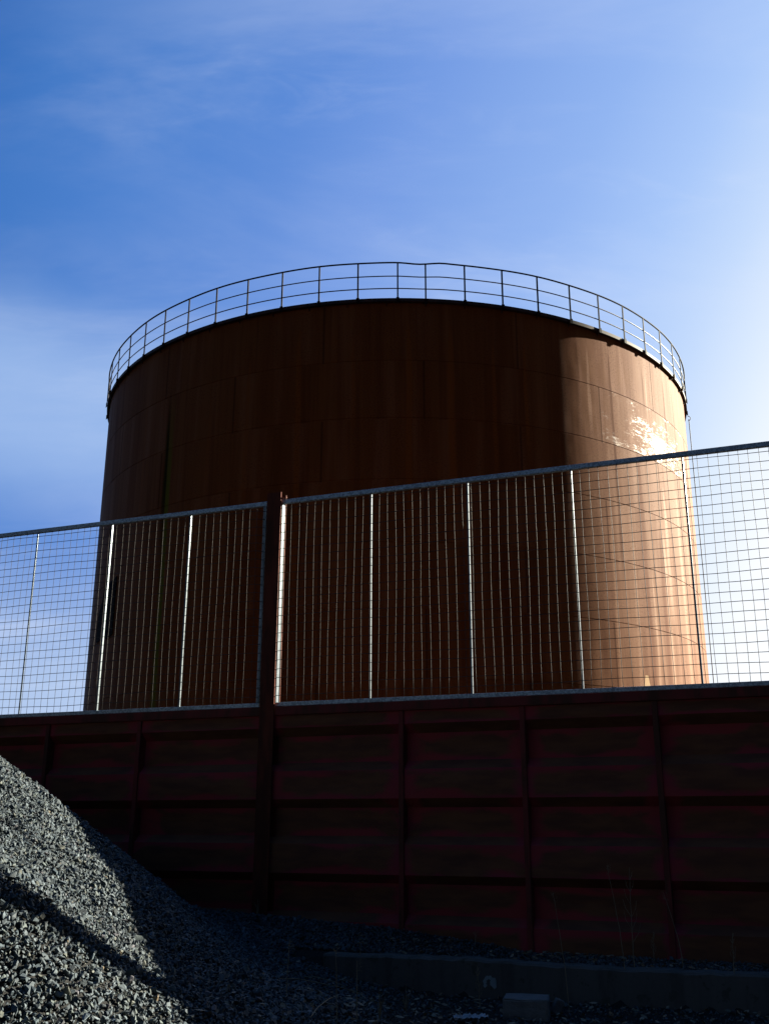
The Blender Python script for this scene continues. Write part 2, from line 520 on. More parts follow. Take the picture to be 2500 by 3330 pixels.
m_far, t, b = mat('darkened_far_ground')  # far ground, darkened to cut light bounced onto the tank
tc = t.n('ShaderNodeTexCoord')
n1 = t.noise(tc.outputs['Object'], 12, 5, 0.7)
n2 = t.noise(tc.outputs['Object'], 0.3, 4, 0.6)
t.set(b.inputs['Base Color'], t.mix(t.m('ADD', t.m('MULTIPLY', n1, .5), t.m('MULTIPLY', n2, .5)), (.003, .002, .002), (.010, .009, .009)))
b.inputs['Roughness'].default_value = 0.95
b.inputs['Specular IOR Level'].default_value = 0.05
bump(t, b, n1, 0.8, 0.03)

m_bar, t, b = mat('sunlit_railing_bar')  # lighter railing copy for the midrails, sunlight put into the colour
tc = t.n('ShaderNodeTexCoord')
n1 = t.noise(tc.outputs['Object'], 4.0, 4, 0.65)
t.set(b.inputs['Base Color'], t.mix(t.ss(n1, .42, .6), (.03, .028, .030), (.09, .08, .075)))
b.inputs['Roughness'].default_value = 0.5

m_straw, t, b = mat('dry_stem')
tc = t.n('ShaderNodeTexCoord')
n1 = t.noise(tc.outputs['Object'], 12, 3)
t.set(b.inputs['Base Color'], t.mix(n1, (.08, .06, .036), (.21, .17, .105)))
b.inputs['Roughness'].default_value = 0.85

m_leaf, t, b = mat('dead_leaf')
at = t.n('ShaderNodeAttribute', attribute_name='tint')
t.set(b.inputs['Base Color'], at.outputs['Color'])
b.inputs['Roughness'].default_value = 0.8

m_bag, t, b = mat('dirty_plastic_film')
tc = t.n('ShaderNodeTexCoord')
n1 = t.noise(tc.outputs['Object'], 14, 4)
t.set(b.inputs['Base Color'], t.mix(n1, (.10, .12, .14), (.27, .30, .33)))
b.inputs['Roughness'].default_value = 0.35

# ------------------------------------------------------------------ ground surface
WA = 0.36661481                                   # wall yaw
DW = 11.5                                         # wall plane crosses the camera axis here
NX, NY = math.sin(WA), math.cos(WA)
WD = DW * NY                                      # distance of the wall plane along its normal


def uw(x, y):
    u = x * math.cos(WA) - (y - DW) * math.sin(WA)
    w = x * NX + y * NY
    return u, w


def wxy(u, w):
    """u along the wall, w distance along its normal"""
    px = u * math.cos(WA) + (w - WD) * NX
    py = DW - u * math.sin(WA) + (w - WD) * NY
    return px, py


KW = 9.57                                         # face of the low concrete kerb


def ground_base(x, y):
    u, w = uw(x, y)
    foot = np.interp(u, [-6, -1.5, 0.2, 0.9, 1.6, 3.8], [-0.90, -0.92, -1.02, -1.10, -1.20, -1.21])
    ter = np.interp(w, [KW, WD], [0, 1]) * (foot + 1.19) - 1.19
    toe = np.interp(u, [-2.2, -0.6, 0.35, 1.0], [-1.18, -1.27, -1.41, -1.46])
    s = np.clip((u + 1.0) / 1.3, 0, 1)
    s = s * s * (3 - 2 * s)
    # left of the kerb the gravel runs smoothly up to the wall, right of it there is a step
    blend = np.clip((w - (KW - 1.6)) / 1.9, 0, 1)
    blend = blend * blend * (3 - 2 * blend)
    left = toe + (ter - toe) * blend
    right = np.where(w > KW + 0.02, ter, toe)
    return left + (right - left) * s


def cone_h(x, y):
    gb = ground_base(x, y)
    rr = np.hypot(x + 7.0927, y - 9.3809)
    z = 3.1144 - 0.7288 * np.sqrt(rr ** 2 + 0.09)
    w = 0.13
    return w * np.logaddexp(z / w, gb / w)


# points on the heap fixed by the wall's and the post's shadows
CP = np.array([
    (-2.92, 10.01, .05), (-2.67, 9.59, -.11), (-2.45, 9.2, -.26), (-2.06, 8.59, -.48), (-1.82, 8.09, -.68), (-1.59, 7.55, -.9),
    (-1.31, 7.03, -1.11), (-1.19, 6.86, -1.17),
    (-2.38, 6.68, -.34), (-2.28, 6.73, -.39), (-2.07, 6.83, -.56), (-1.88, 6.92, -.69), (-1.68, 7.02, -.83), (-1.49, 7.11, -.93),
    (-1.33, 7.19, -1.01), (-0.6, 8.2, -1.20), (0.2, 7.5, -1.4), (-0.5, 6.0, -1.36), (-3.3, 8.96, .31)])
_r = CP[:, 2] - cone_h(CP[:, 0], CP[:, 1])
_d = np.hypot(CP[:, None, 0] - CP[None, :, 0], CP[:, None, 1] - CP[None, :, 1])
RS = 0.9
_w = np.linalg.solve(np.exp(-(_d / RS) ** 2) + 0.05 * np.eye(len(CP)), _r)


def height(x, y):
    """ground height in world z"""
    x = np.asarray(x, float)
    y = np.asarray(y, float)
    d = np.hypot(x[..., None] - CP[:, 0], y[..., None] - CP[:, 1])
    z = cone_h(x, y) + np.exp(-(d / RS) ** 2) @ _w
    return z + EYE


def hgt(x, y):
    return float(height(np.array([x]), np.array([y]))[0])


# flat ground to the horizon
g = MB()
RG = 2500
g.v = [Vector((-RG, -RG, -0.12)), Vector((RG, -RG, -0.12)), Vector((RG, RG, -0.12)), Vector((-RG, RG, -0.12))]
g.f = [[0, 1, 2, 3]]
tag(g.build('ground', m_far, recalc=False), kind='structure')

# modelled ground in front of the wall
us = np.arange(-11, 9.3, 0.09)
ws = np.concatenate([np.arange(0.5, KW, 0.09), [KW - .001, KW + .03], np.arange(KW + .08, WD + 0.02, 0.09)])
U, Wg = np.meshgrid(us, ws)
X, Y = wxy(U, Wg)
Z = height(X, Y) - 0.015
gm = bpy.data.meshes.new('gravel_bed')
nv = U.shape
idx = np.arange(U.size).reshape(nv)
faces = np.stack([idx[:-1, :-1], idx[:-1, 1:], idx[1:, 1:], idx[1:, :-1]], -1).reshape(-1, 4)
gm.from_pydata(np.stack([X, Y, Z], -1).reshape(-1, 3).tolist(), [], faces.tolist())
gm.materials.append(m_soil)
gm.shade_smooth()
go = bpy.data.objects.new('gravel_bed', gm)
COL.objects.link(go)
tag(go, kind='structure')


# ------------------------------------------------------------------ stones
def stone_protos(n, npts):
    out = []
    for i in range(n):
        bm = bmesh.new()
        p = rng.normal(size=(npts, 3))
        p /= np.linalg.norm(p, axis=1)[:, None]
        p *= rng.uniform(0.75, 1.05, (npts, 1))
        p *= np.array([1.0, rng.uniform(0.6, 0.95), rng.uniform(0.45, 0.8)])
        for q in p:
            bm.verts.new(q)
        r = bmesh.ops.convex_hull(bm, input=bm.verts)
        junk = [e for e in r['geom_interior'] if isinstance(e, bmesh.types.BMVert)]
        bmesh.ops.delete(bm, geom=junk, context='VERTS')
        bmesh.ops.triangulate(bm, faces=bm.faces)
        bm.verts.index_update()
        out.append((np.array([v.co[:] for v in bm.verts]), np.array([[v.index for v in f.verts] for f in bm.faces])))
        bm.free()
    return out


def rand_rot(n):
    q = rng.normal(size=(n, 4))
    q /= np.linalg.norm(q, axis=1)[:, None]
    w, x, y, z = q.T
    return np.stack([np.stack([1 - 2 * (y * y + z * z), 2 * (x * y - z * w), 2 * (x * z + y * w)], -1),
                     np.stack([2 * (x * y + z * w), 1 - 2 * (x * x + z * z), 2 * (y * z - x * w)], -1),
                     np.stack([2 * (x * z - y * w), 2 * (y * z + x * w), 1 - 2 * (x * x + y * y)], -1)], 1)


def scatter(name, pts, size, cols, protos, material, flat=None):
    n = len(pts)
    pick = rng.integers(0, len(protos), n)
    Rm = rand_rot(n)
    VV, FF, CC = [], [], []
    off = 0
    for k, (pv, pf) in enumerate(protos):
        sel = np.where(pick == k)[0]
        if not len(sel):
            continue
        v = np.einsum('nij,vj->nvi', Rm[sel], pv) * size[sel][:, None, None]
        if flat is not None:
            v[..., 2] *= flat
        v += pts[sel][:, None, :]
        nvp = len(pv)
        f = pf[None] + (off + np.arange(len(sel)) * nvp)[:, None, None]
        VV.append(v.reshape(-1, 3))
        FF.append(f.reshape(-1, 3))
        CC.append(np.repeat(cols[sel], nvp, 0))
        off += len(sel) * nvp
    V = np.concatenate(VV)
    F = np.concatenate(FF)
    C = np.concatenate(CC)
    me = bpy.data.meshes.new(name)
    me.vertices.add(len(V))
    me.vertices.foreach_set('co', V.astype(np.float32).ravel())
    me.loops.add(F.size)
    me.loops.foreach_set('vertex_index', F.astype(np.int32).ravel())
    me.polygons.add(len(F))
    me.polygons.foreach_set('loop_start', (np.arange(len(F)) * 3).astype(np.int32))
    me.polygons.foreach_set('loop_total', np.full(len(F), 3, np.int32))
    me.update(calc_edges=True)
    me.shade_flat()
    a = me.color_attributes.new('tint', 'FLOAT_COLOR', 'POINT')
    a.data.foreach_set('color', np.c_[C, np.ones(len(C))].astype(np.float32).ravel())
    me.materials.append(material)
    o = bpy.data.objects.new(name, me)
    COL.objects.link(o)
    return o


def in_view(x, y, z, pad=0.12):
    d = np.stack([x, y, z - EYE], -1)
    R3 = np.array([rt2[:], dn2[:], fw[:]])
    q = d @ R3.T
    zc = np.maximum(q[:, 2], 0.01)
    a = q[:, 0] / zc * F_PX / 1250
    bb = q[:, 1] / zc * F_PX / 1665
    return (q[:, 2] > 0.3) & (np.abs(a) < 1 + pad) & (bb < 1 + pad) & (bb > -1)


def stone_colours(n):
    base = np.array([[.036, .044, .047], [.025, .031, .034], [.055, .062, .065], [.045, .050, .044], [.062, .058, .044],
                     [.052, .044, .045], [.020, .024, .026], [.09, .098, .10], [.10, .065, .035]])
    pk = rng.choice(len(base), n, p=[.30, .23, .16, .12, .04, .03, .10, .017, .003])
    return base[pk] * rng.uniform(.75, 1.35, (n, 1)) * np.array([0.98, 1.12, 1.27])


protos = stone_protos(30, 10)
gs = 0.0255
gx, gy = np.meshgrid(np.arange(-6.5, 4.6, gs), np.arange(3.6, 13.5, gs))
gx, gy = gx.ravel(), gy.ravel()
more = (gx < 0.1) & (rng.random(gx.size) < 0.75)
gx, gy = np.concatenate([gx, gx[more]]), np.concatenate([gy, gy[more]])
gx = gx + rng.uniform(-.6, .6, gx.size) * gs
gy = gy + rng.uniform(-.6, .6, gy.size) * gs
u_, w_ = uw(gx, gy)
gz = height(gx, gy)
# on the heap and on the strip behind the kerb; thinner on the trodden ground to the right
heap = np.clip((0.25 - gx) / 0.9, 0, 1)
strip = (w_ > KW + .05)
prob = np.maximum(np.maximum(heap, strip * 0.8), 0.22)
keep = (rng.random(gx.size) < prob) & (w_ < WD - 0.07) & in_view(gx, gy, gz) & ~((w_ > KW - .03) & (w_ < KW + .20) & (u_ > -0.5))
gx, gy, gz, hp = gx[keep], gy[keep], gz[keep], heap[keep]
n = len(gx)
size = rng.lognormal(math.log(.0175), .38, n).clip(.007, .046) * (0.7 + 0.3 * hp)
pts = np.stack([gx, gy, gz + size * rng.uniform(-.35, .55, n)], -1)
so = scatter('gravel', pts, size, stone_colours(n), protos, m_stone)
tag(so, 'loose crushed grey stone covering the heap and the ground below the wall', 'gravel', kind='stuff')
print('stones', n)

# dead leaves and scraps on the trodden ground at the right
leaf_v = np.array([(-1, 0, 0), (-.4, .42, .12), (.35, .38, .05), (1, 0, .15), (.35, -.38, .1), (-.4, -.4, .02)])
leaf_f = np.array([(0, 5, 1), (1, 5, 4), (1, 4, 2), (2, 4, 3)])
n = 2600
lx, ly = rng.uniform(-1.2, 4.4, n), rng.uniform(6.0, 11.0, n)
u_, w_ = uw(lx, ly)
lz = height(lx, ly)
kp = (w_ < WD - .1) & in_view(lx, ly, lz) & (rng.random(n) < np.clip((u_ + 1.0) / 1.2, 0, 1)) & ~((w_ > KW - .03) & (w_ < KW + .20))
lx, ly, lz = lx[kp], ly[kp], lz[kp]
lc = np.array([[.10, .07, .04], [.06, .045, .03], [.16, .13, .09], [.09, .085, .06]])[rng.integers(0, 4, len(lx))]
lo = scatter('leaf_litter', np.stack([lx, ly, lz + .02], -1), rng.uniform(.015, .045, len(lx)), lc, [(leaf_v, leaf_f)], m_leaf, 0.45)
tag(lo, 'dead leaves and scraps littering the ground by the low concrete kerb', 'leaf litter', kind='stuff')

# ------------------------------------------------------------------ low concrete kerb
KT = -1.165 + EYE
root = MB()
nseg = 84
prof = [(0.0, -0.6), (0.0, KT - .018), (0.016, KT), (0.165, KT + .004), (0.18, KT - .01), (0.18, -0.6)]
ring = []
for i in range(nseg + 1):
    u = -0.17 + 9.0 * i / nseg
    dz = 0.010 * math.sin(u * 1.7) + random.uniform(-.010, .006)
    row = []
    for (w, z) in prof:
        px, py = wxy(u, KW + w + random.uniform(-.007, .007))
        root.v.append(Vector((px, py, z + (dz if z > 0 else 0))))
        row.append(len(root.v) - 1)
    ring.append(row)
for i in range(nseg):
    for j in range(len(prof) - 1):
        root.f.append([ring[i][j], ring[i + 1][j], ring[i + 1][j + 1], ring[i][j + 1]])
root.f.append(ring[0][::-1])
root.f.append(ring[-1])
kerb = root.build('concrete_kerb', m_conc)
tag(kerb, 'long low stained concrete kerb in front of the red steel wall', 'kerb')
# a scrawled ring of pale paint on the kerb face
pm = MB()
_d = rt2 * ((1590 - 1250) / F_PX) + dn2 * ((3197 - 1665) / F_PX) + fw
_q = _d * (KW / (_d.x * NX + _d.y * NY))
cu, cz = float(uw(_q.x, _q.y)[0]), _q.z + EYE
prev = None
for i in range(15):
    th = -0.7 + i / 14 * 4.6
    wd = 0.010 + 0.010 * math.sin(i * 1.3) ** 2 + (0.014 if i < 5 else 0)
    a, bq = 0.040, 0.048
    pr = []
    for s in (-1, 1):
        uu = cu + math.cos(th) * (a + s * wd)
        zz = cz + math.sin(th) * (bq + s * wd)
        px, py = wxy(uu, KW - 0.006)
        pm.v.append(Vector((px, py, zz)))
        pr.append(len(pm.v) - 1)
    if prev:
        pm.f.append([prev[0], prev[1], pr[1], pr[0]])
    prev = pr
pm.build('paint_mark', m_paint, kerb)

# ------------------------------------------------------------------ steel wall
def P3(u, w, z):
    """wall coordinates -> local coordinates of a wall-aligned parent at wxy(0, WD)"""
    return Vector((u, w, z))


WO = wxy(0, WD)


def wall_root(name):
    return empty(name, (WO[0], WO[1], 0), -WA)


# local frame: x along wall, y away from camera (w - WD), z up
wall = wall_root('steel_wall')
tag(wall, 'dark red rusting steel wall of ribbed panels below the mesh fence', 'wall')
ZT = 1.325 + EYE
zs = [(1.235, -.03), (1.081, -.03), (.983, .075), (.683, .075), (.588, -.03), (.286, -.03), (.192, .075), (-.111, .075), (-.195, -.03),
      (-.5, -.03), (-.59, .075), (-.9, .075), (-.985, -.03), (-1.29, -.03), (-1.38, .075), (-1.75, .075)]
POSTS = [-7.47, -1.432, 4.53]
ribs = {-7.47: [-5.9, -4.55, -3.185], -1.432: [.221, 1.588, 2.96]}
edges = []
for p0, p1 in zip(POSTS[:-1], POSTS[1:]):
    e = [p0 + .007] + ribs[p0] + [p1 - .007]
    edges += list(zip(e[:-1], e[1:]))
edges += [(4.537, 6.13), (6.13, 7.5), (7.5, 9.0)]
for (u0, u1) in edges:
    me = bpy.data.meshes.new('corrugated_panel')
    bm = bmesh.new()
    uvl = bm.loops.layers.uv.new('UVMap')
    nx = 14
    for (za, wa), (zb, wb) in zip(zs[:-1], zs[1:]):
        flat = abs(wa - wb) < 1e-6
        rows = []
        nz = 4 if flat else 1
        for kz in range(nz + 1):
            f = kz / nz
            row = []
            for kx in range(nx + 1):
                fx = kx / nx
                du = u0 + (u1 - u0) * fx
                dent = 0.010 * math.sin(du * 2.1 + za * 5) * math.sin(math.pi * fx) * (math.sin(math.pi * f) if flat else 0)
                row.append((bm.verts.new((du, wa + (wb - wa) * f + dent, za + (zb - za) * f + EYE)), fx, f if flat else 0.5))
            rows.append(row)
        for kz in range(nz):
            for kx in range(nx):
                q = [rows[kz][kx], rows[kz + 1][kx], rows[kz + 1][kx + 1], rows[kz][kx + 1]]
                fc = bm.faces.new([r[0] for r in q])
                for lp, r in zip(fc.loops, q):
                    lp[uvl].uv = (r[1], r[2])
    bmesh.ops.remove_doubles(bm, verts=bm.verts, dist=1e-5)
    bm.to_mesh(me)
    bm.free()
    me.materials.append(m_wall)
    o = bpy.data.objects.new('corrugated_panel', me)
    COL.objects.link(o)
    o.parent = wall
    sm = o.modifiers.new('sheet', 'SOLIDIFY')
    sm.thickness = 0.006
    sm.offset = 1.0
    # flat bar ribs at the bay joints
for u in sorted(ribs[-7.47] + ribs[-1.432] + [6.13, 7.5]):
    mb = MB()
    mb.quad_box((u - .028, -.062, -2.0 + EYE), (.056, 0, 0), (0, .14, 0), (0, 0, 3.22))
    o = mb.build('rib', m_stiff, wall)
    bv = o.modifiers.new('bevel', 'BEVEL')
    bv.width = .005
    bv.segments = 2
for (u0, u1) in ((-7.38, -1.53), (-1.33, 4.44), (4.62, 9.0)):
    mb = MB()
    mb.quad_box((u0, -.075, 1.222 + EYE), (u1 - u0, 0, 0), (0, .19, 0), (0, 0, .10))
    o = mb.build('top_beam', m_stiff, wall)
    bv = o.modifiers.new('bevel', 'BEVEL')
    bv.width = .006
    bv.segments = 2

# H-section posts
plabels = ['rusty steel H post far left of the mesh fence, beyond the heap', 'rusty steel H post standing between the two mesh fence panels',
           'rusty steel H post at the far right end of the longer mesh panel']
for u, lab in zip(POSTS, plabels):
    r = wall_root('steel_post')
    mb = MB()
    w0, w1 = -.090, .065
    hw, tf = .095, .012
    top = 3.955 + EYE
    outline = [(-hw, w0), (hw, w0), (hw, w0 + tf), (.004, w0 + tf), (.004, w1 - tf), (hw, w1 - tf), (hw, w1), (-hw, w1), (-hw, w1 - tf), (-.004, w1 - tf),
               (-.004, w0 + tf), (-hw, w0 + tf)]
    n = len(outline)
    for z in (-.5, top):
        for (a, c) in outline:
            mb.v.append(Vector((u + a, c, z)))
    for i in range(n):
        mb.f.append([i, (i + 1) % n, n + (i + 1) % n, n + i])
    for o in (0, n):
        for q in ((0, 1, 2, 11), (11, 2, 3, 10)):
            pass
        mb.f += [[o + i for i in (0, 11, 10, 3, 2, 1)], [o + i for i in (10, 9, 4, 3)], [o + i for i in (9, 8, 7, 6, 5, 4)]]
    mb.build('beam', m_post, r)
    # clamp lug holding the fence frame
    mb = MB()
    mb.quad_box((u + hw, w0 + .03, 3.885 + EYE), (.055, 0, 0), (0, .03, 0), (0, 0, .012))
    mb.build('lug', m_post, r)
    tag(r, lab, 'post', 'steel posts carrying the wall and fence')

# ------------------------------------------------------------------ mesh fence panels
def fence(u0, u1, mull, label):
    r = wall_root('fence_panel')
    tag(r, label, 'fence', 'mesh fence panels on the steel wall')
    zb0, zb1 = 1.327 + EYE, 1.374 + EYE
    zt0, zt1 = 3.812 + EYE, 3.880 + EYE
    fr, dp = -.045, .045                     # front face and depth of the tubes

    def bar(nm, a, c, wf, d, z0, z1, par=r):
        mb = MB()
        mb.quad_box((a, wf, z0), (c - a, 0, 0), (0, d, 0), (0, 0, z1 - z0))
        o = mb.build(nm, m_bar2 if nm != 'bottom_rail' and nm != 'top_rail' else m_galv, par)
        bv = o.modifiers.new('bevel', 'BEVEL')
        bv.width = .004
        bv.segments = 2
        return o
    bar('bottom_rail', u0, u1, fr, dp, zb0, zb1)
    bar('top_rail', u0, u1, fr, dp, zt0, zt1 - .012)
    for e in (u0, u1 - .045):
        bar('end_upright', e, e + .045, fr + .001, .080, zb1 + .001, zt0 - .001)
    for m_ in mull:
        bar('upright', m_ - .0005, m_ + .021, fr + .006, .030 if m_ > -4 else .010, zb1 + .001, zt0 - .001)
    # welded mesh in front of the uprights: each wire a slightly wavy tube
    mb = MB()
    cell = .1042
    nu = int((u1 - u0 - .06) / cell)
    nz = int((zt0 - zb1) / cell)
    us_ = [u0 + .055 + (i + .25) * cell for i in range(nu + 1)]
    zs_ = [zb1 + .02 + (i + .6) * cell for i in range(nz)]
    ph = random.uniform(0, 6)

    def dv(u, z):
        return (.006 * math.sin(u * 3.1 + z * 1.3 + ph) + .004 * math.sin(u * 7.7 - z * 2.9), .007 * math.sin(u * 2.2 + z * 2.1 + ph) + .003 * math.sin(z * 9 + u * 5))
    for u in us_:
        j = random.uniform(-.004, .004)
        pts = [(u + j + dv(u, z)[0] + random.uniform(-.0015, .0015), fr - .012, z) for z in np.linspace(zb1 - .004, zt0 + .004, 14)]
        mb.tube(pts, .0026, 6)
    for z in zs_:
        j = random.uniform(-.003, .003)
        pts = [(u0 + .012, fr - .002, z - .018 + j)]
        pts += [(u, fr - .017, z + j + dv(u, z)[1] + random.uniform(-.001, .001)) for u in np.arange(u0 + .035, u1 - .03, .21)]
        pts += [(u1 - .012, fr - .002, z - .012 + j)]
        mb.tube(pts, .0036, 6)
        mb.quad_box((u0 + .029, fr - .022, z + j - .006), (.009, 0, 0), (0, .009, 0), (0, 0, .012))
    mb.build('wire_mesh', m_wire, r, smooth=True)
    return r


fence(-1.383, 4.443, [-.172, 1.029, 2.233, 3.437], 'galvanised mesh fence panel right of the post, its frame crossing the sunlit tank side')
fence(-7.383, -1.557, [-6.26, -5.064, -3.866, -2.667], 'galvanised mesh fence panel left of the post, above the gravel heap')

# ------------------------------------------------------------------ tank
TX, TY = 0.4203, 35.2
tank = empty('storage_tank', (TX, TY, 0))
tag(tank, 'huge rusty cylindrical storage tank with a railing round its top', 'storage tank')
SEG = 240


def lathe(name, prof, m, parent, seg=SEG, smooth=True, closed=False):
    mb = MB()
    n = len(prof)
    for i in range(seg):
        a = 2 * math.pi * i / seg
        for (r, z) in prof:
            mb.v.append(Vector((math.sin(a) * r, -math.cos(a) * r, z)))
    for i in range(seg):
        for j in range(n if closed else n - 1):
            k = (j + 1) % n
            ii = (i + 1) % seg
            mb.f.append([i * n + j, ii * n + j, ii * n + k, i * n + k])
    o = mb.build(name, m, parent)
    if smooth:
        o.data.shade_smooth()
        o.data.set_sharp_from_angle(angle=R_(30))
    return o


prof = [(T_R, T_Z)]
for i, z in enumerate(SEAM):
    ra = T_R
    prof += [(ra, z + .009), (ra - .014, z + .004), (ra - .014, z - .004), (ra, z - .009)]
prof += [(T_R, 0.0)]
lathe('shell', prof, m_tank, tank)
lathe('roof', [(T_R - .02, T_Z), (6, T_Z + .35), (2, T_Z + .6), (.05, T_Z + .68)], m_rim, tank, 120)
RF = T_R + .10
flange = lathe('rim_flange', [(T_R + .002, T_Z - .10), (RF, T_Z - .10), (RF, T_Z), (T_R - .05, T_Z + .003)], m_rim, tank, SEG, True, True)
# small plate brackets under the flange
bmesh_ = None
for i in range(60):
    a = R_(3.9 + 6 * i)
    if bmesh_ is None:
        mb = MB()
        mb.v = [Vector((sx, yy, zz)) for sx in (-.012, .012) for (yy, zz) in ((-.003, -.102), (-.085, -.102), (-.003, -.20))]
        mb.f = [[0, 1, 2], [3, 5, 4], [0, 3, 4, 1], [1, 4, 5, 2], [2, 5, 3, 0]]
        bmesh_ = o = mb.build('bracket', m_rim, flange)
    else:
        o = bmesh_.copy()
        COL.objects.link(o)
        o.parent = flange
    o.location = (math.sin(a) * T_R, -math.cos(a) * T_R, T_Z)
    o.rotation_euler = (0, 0, a)

# railing: handrail with posts and midrails under it
RR = RF + .012


def kink(adeg):
    return -0.055 * math.exp(-((adeg - 2.8) / 2.2) ** 2) + 0.012 * math.exp(-((adeg - 6.3) / 1.2) ** 2)


def ringpts(r, z, f, seg=360):
    out = []
    for i in range(seg):
        ad = i * 360 / seg
        if ad > 180:
            ad -= 360
        a = R_(ad)
        out.append((math.sin(a) * r, -math.cos(a) * r, z + kink(ad) * f + .006 * math.sin(ad * .37) * f))
    return out


mb = MB()
mb.tube(ringpts(RR, T_Z + 1.10, 1.0), .023, 8, closed=True)
hand = mb.build('railing', m_rail, tank, True)
for hz, f in ((.685, .5), (.30, .2)):
    mb = MB()
    mb.tube(ringpts(RR - .02, T_Z + hz, f), .0155, 6, closed=True)
    mb.build('midrail', m_bar, hand, True)
pmesh = None
for i in range(60):
    ad = 3.85 + 6.03 * i
    if ad > 362.5:
        continue
    adw = ad - 360 if ad > 180 else ad
    a = R_(ad)
    if pmesh is None:
        mb = MB()
        mb.quad_box((-.021, -.012, -.12), (.042, 0, 0), (0, .024, 0), (0, 0, 1.215))
        mb.quad_box((-.045, -.028, -.14), (.09, 0, 0), (0, .014, 0), (0, 0, .15))
        o = mb.build('railing_post', m_rail, hand)
        pmesh = o
    else:
        o = pmesh.copy()
        COL.objects.link(o)
        o.parent = hand
    o.location = (math.sin(a) * (RR + .002), -math.cos(a) * (RR + .002), T_Z + kink(adw))
    o.rotation_euler = (0, 0, a)

# lightning conductor with its hook, right side
mb = MB()
ca = R_(72.6)
cr = T_R + .13
pts = [(math.sin(ca) * cr, -math.cos(ca) * cr, z) for z in np.linspace(0.3, T_Z - .55, 24)]
mb.tube(pts, .014, 6)
hk = [(math.sin(ca) * (T_R + .10 + .085 * math.sin(th)), -math.cos(ca) * (T_R + .10 + .085 * math.sin(th)), T_Z - .52 + .085 * math.cos(th)) for th in np.linspace(0, math.pi, 12)]
mb.tube(hk, .011, 6)
mb.build('conductor', m_rim, tank, True)

# black plate of irregular outline on the left
mb = MB()
hp_ = [(-53.4, 7.02), (-53.4, 5.30), (-55.3, 5.22), (-57.6, 5.25), (-61.6, 5.25), (-61.8, 5.75), (-61.2, 6.15), (-59.7, 6.45), (-58.8, 6.95), (-55.0, 6.95)]
nh = len(hp_)
for rr_ in (T_R - .01, T_R + .03):
    for (ad, z) in hp_:
        a = R_(ad)
        mb.v.append(Vector((math.sin(a) * rr_, -math.cos(a) * rr_, z + EYE)))
for rr_ in (0,):
    mb.f.append([nh + i for i in range(nh)])
    for i in range(nh):
        mb.f.append([i, (i + 1) % nh, nh + (i + 1) % nh, nh + i])
m_blk, t, b = mat('matte_black')
tc = t.n('ShaderNodeTexCoord')
t.set(b.inputs['Base Color'], t.mix(t.noise(tc.outputs['Object'], 6, 3), (.003, .003, .003), (.008, .007, .006)))
b.inputs['Roughness'].default_value = 0.9
b.inputs['Specular IOR Level'].default_value = 0.05
tag(mb.build('black_plate', m_blk, tank), 'black plate on the shaded left side')


# ------------------------------------------------------------------ small things on the ground
def ray_ground(px, py):
    """point where the ray through a spot of the photograph (2500x3330) meets the ground; used once to place things"""
    d = rt2 * ((px - 1250) / F_PX) + dn2 * ((py - 1665) / F_PX) + fw
    tt = np.arange(3.0, 13.0, 0.01)
    q = np.array(d)[None] * tt[:, None]
    h = height(q[:, 0], q[:, 1]) - EYE
    u, w = uw(q[:, 0], q[:, 1])
    hit = np.where((q[:, 2] < h) | (w > WD - .1))[0]
    i = hit[0] if len(hit) else len(tt) - 1
    return Vector((q[i, 0], q[i, 1], h[i] + EYE))


def rough_block(name, size, loc, rz, label, cat, seed, chip=0.02, tilt=(0, 0), m=None):
    r_ = random.Random(seed)
    bm = bmesh.new()
    bmesh.ops.create_cube(bm, size=1.0)
    for v_ in bm.verts:
        v_.co = Vector((v_.co.x * size[0], v_.co.y * size[1], v_.co.z * size[2] + size[2] / 2))
    bmesh.ops.bevel(bm, geom=list(bm.edges), offset=chip, segments=2, affect='EDGES', profile=.6)
    bmesh.ops.subdivide_edges(bm, edges=list(bm.edges), cuts=2, use_grid_fill=True)
    for v_ in bm.verts:
        v_.co += Vector((r_.uniform(-1, 1), r_.uniform(-1, 1), r_.uniform(-1, 1))) * chip * .22
    me = bpy.data.meshes.new(name)
    bm.to_mesh(me)
    bm.free()
    me.materials.append(m or m_block)
    o = bpy.data.objects.new(name, me)
    COL.objects.link(o)
    o.location = loc
    o.rotation_euler = (tilt[0], tilt[1], rz)
    tag(o, label, cat)
    return o


p = ray_ground(1712, 3312)
rough_block('concrete_block', (.36, .30, .17), (p.x + .02, p.y + .13, p.z - .03), R_(-12), 'chipped concrete block lying on the dark ground before the kerb', 'block', 3, .018)
p = ray_ground(1803, 3300)
rough_block('broken_brick', (.075, .05, .12), (p.x, p.y + .03, p.z), R_(20), 'small broken brick piece leaning beside the chipped concrete block', 'brick', 9, .01, (R_(12), R_(24)))

p = ray_ground(1530, 3322)
bm = bmesh.new()
bmesh.ops.create_grid(bm, x_segments=16, y_segments=8, size=.5)
for v_ in bm.verts:
    q = v_.co
    v_.co = Vector((q.x * .26, q.y * .13, .018 + .03 * abs(math.sin(q.x * 19 + q.y * 7)) * random.uniform(.3, 1)))
me = bpy.data.meshes.new('plastic_scrap')
bm.to_mesh(me)
bm.free()
me.materials.append(m_bag)
o = bpy.data.objects.new('plastic_scrap', me)
COL.objects.link(o)
o.location = p + Vector((0, .03, .0))
o.rotation_euler = (0, 0, R_(14))
tag(o, 'crumpled pale plastic scrap lying left of the concrete block', 'litter')


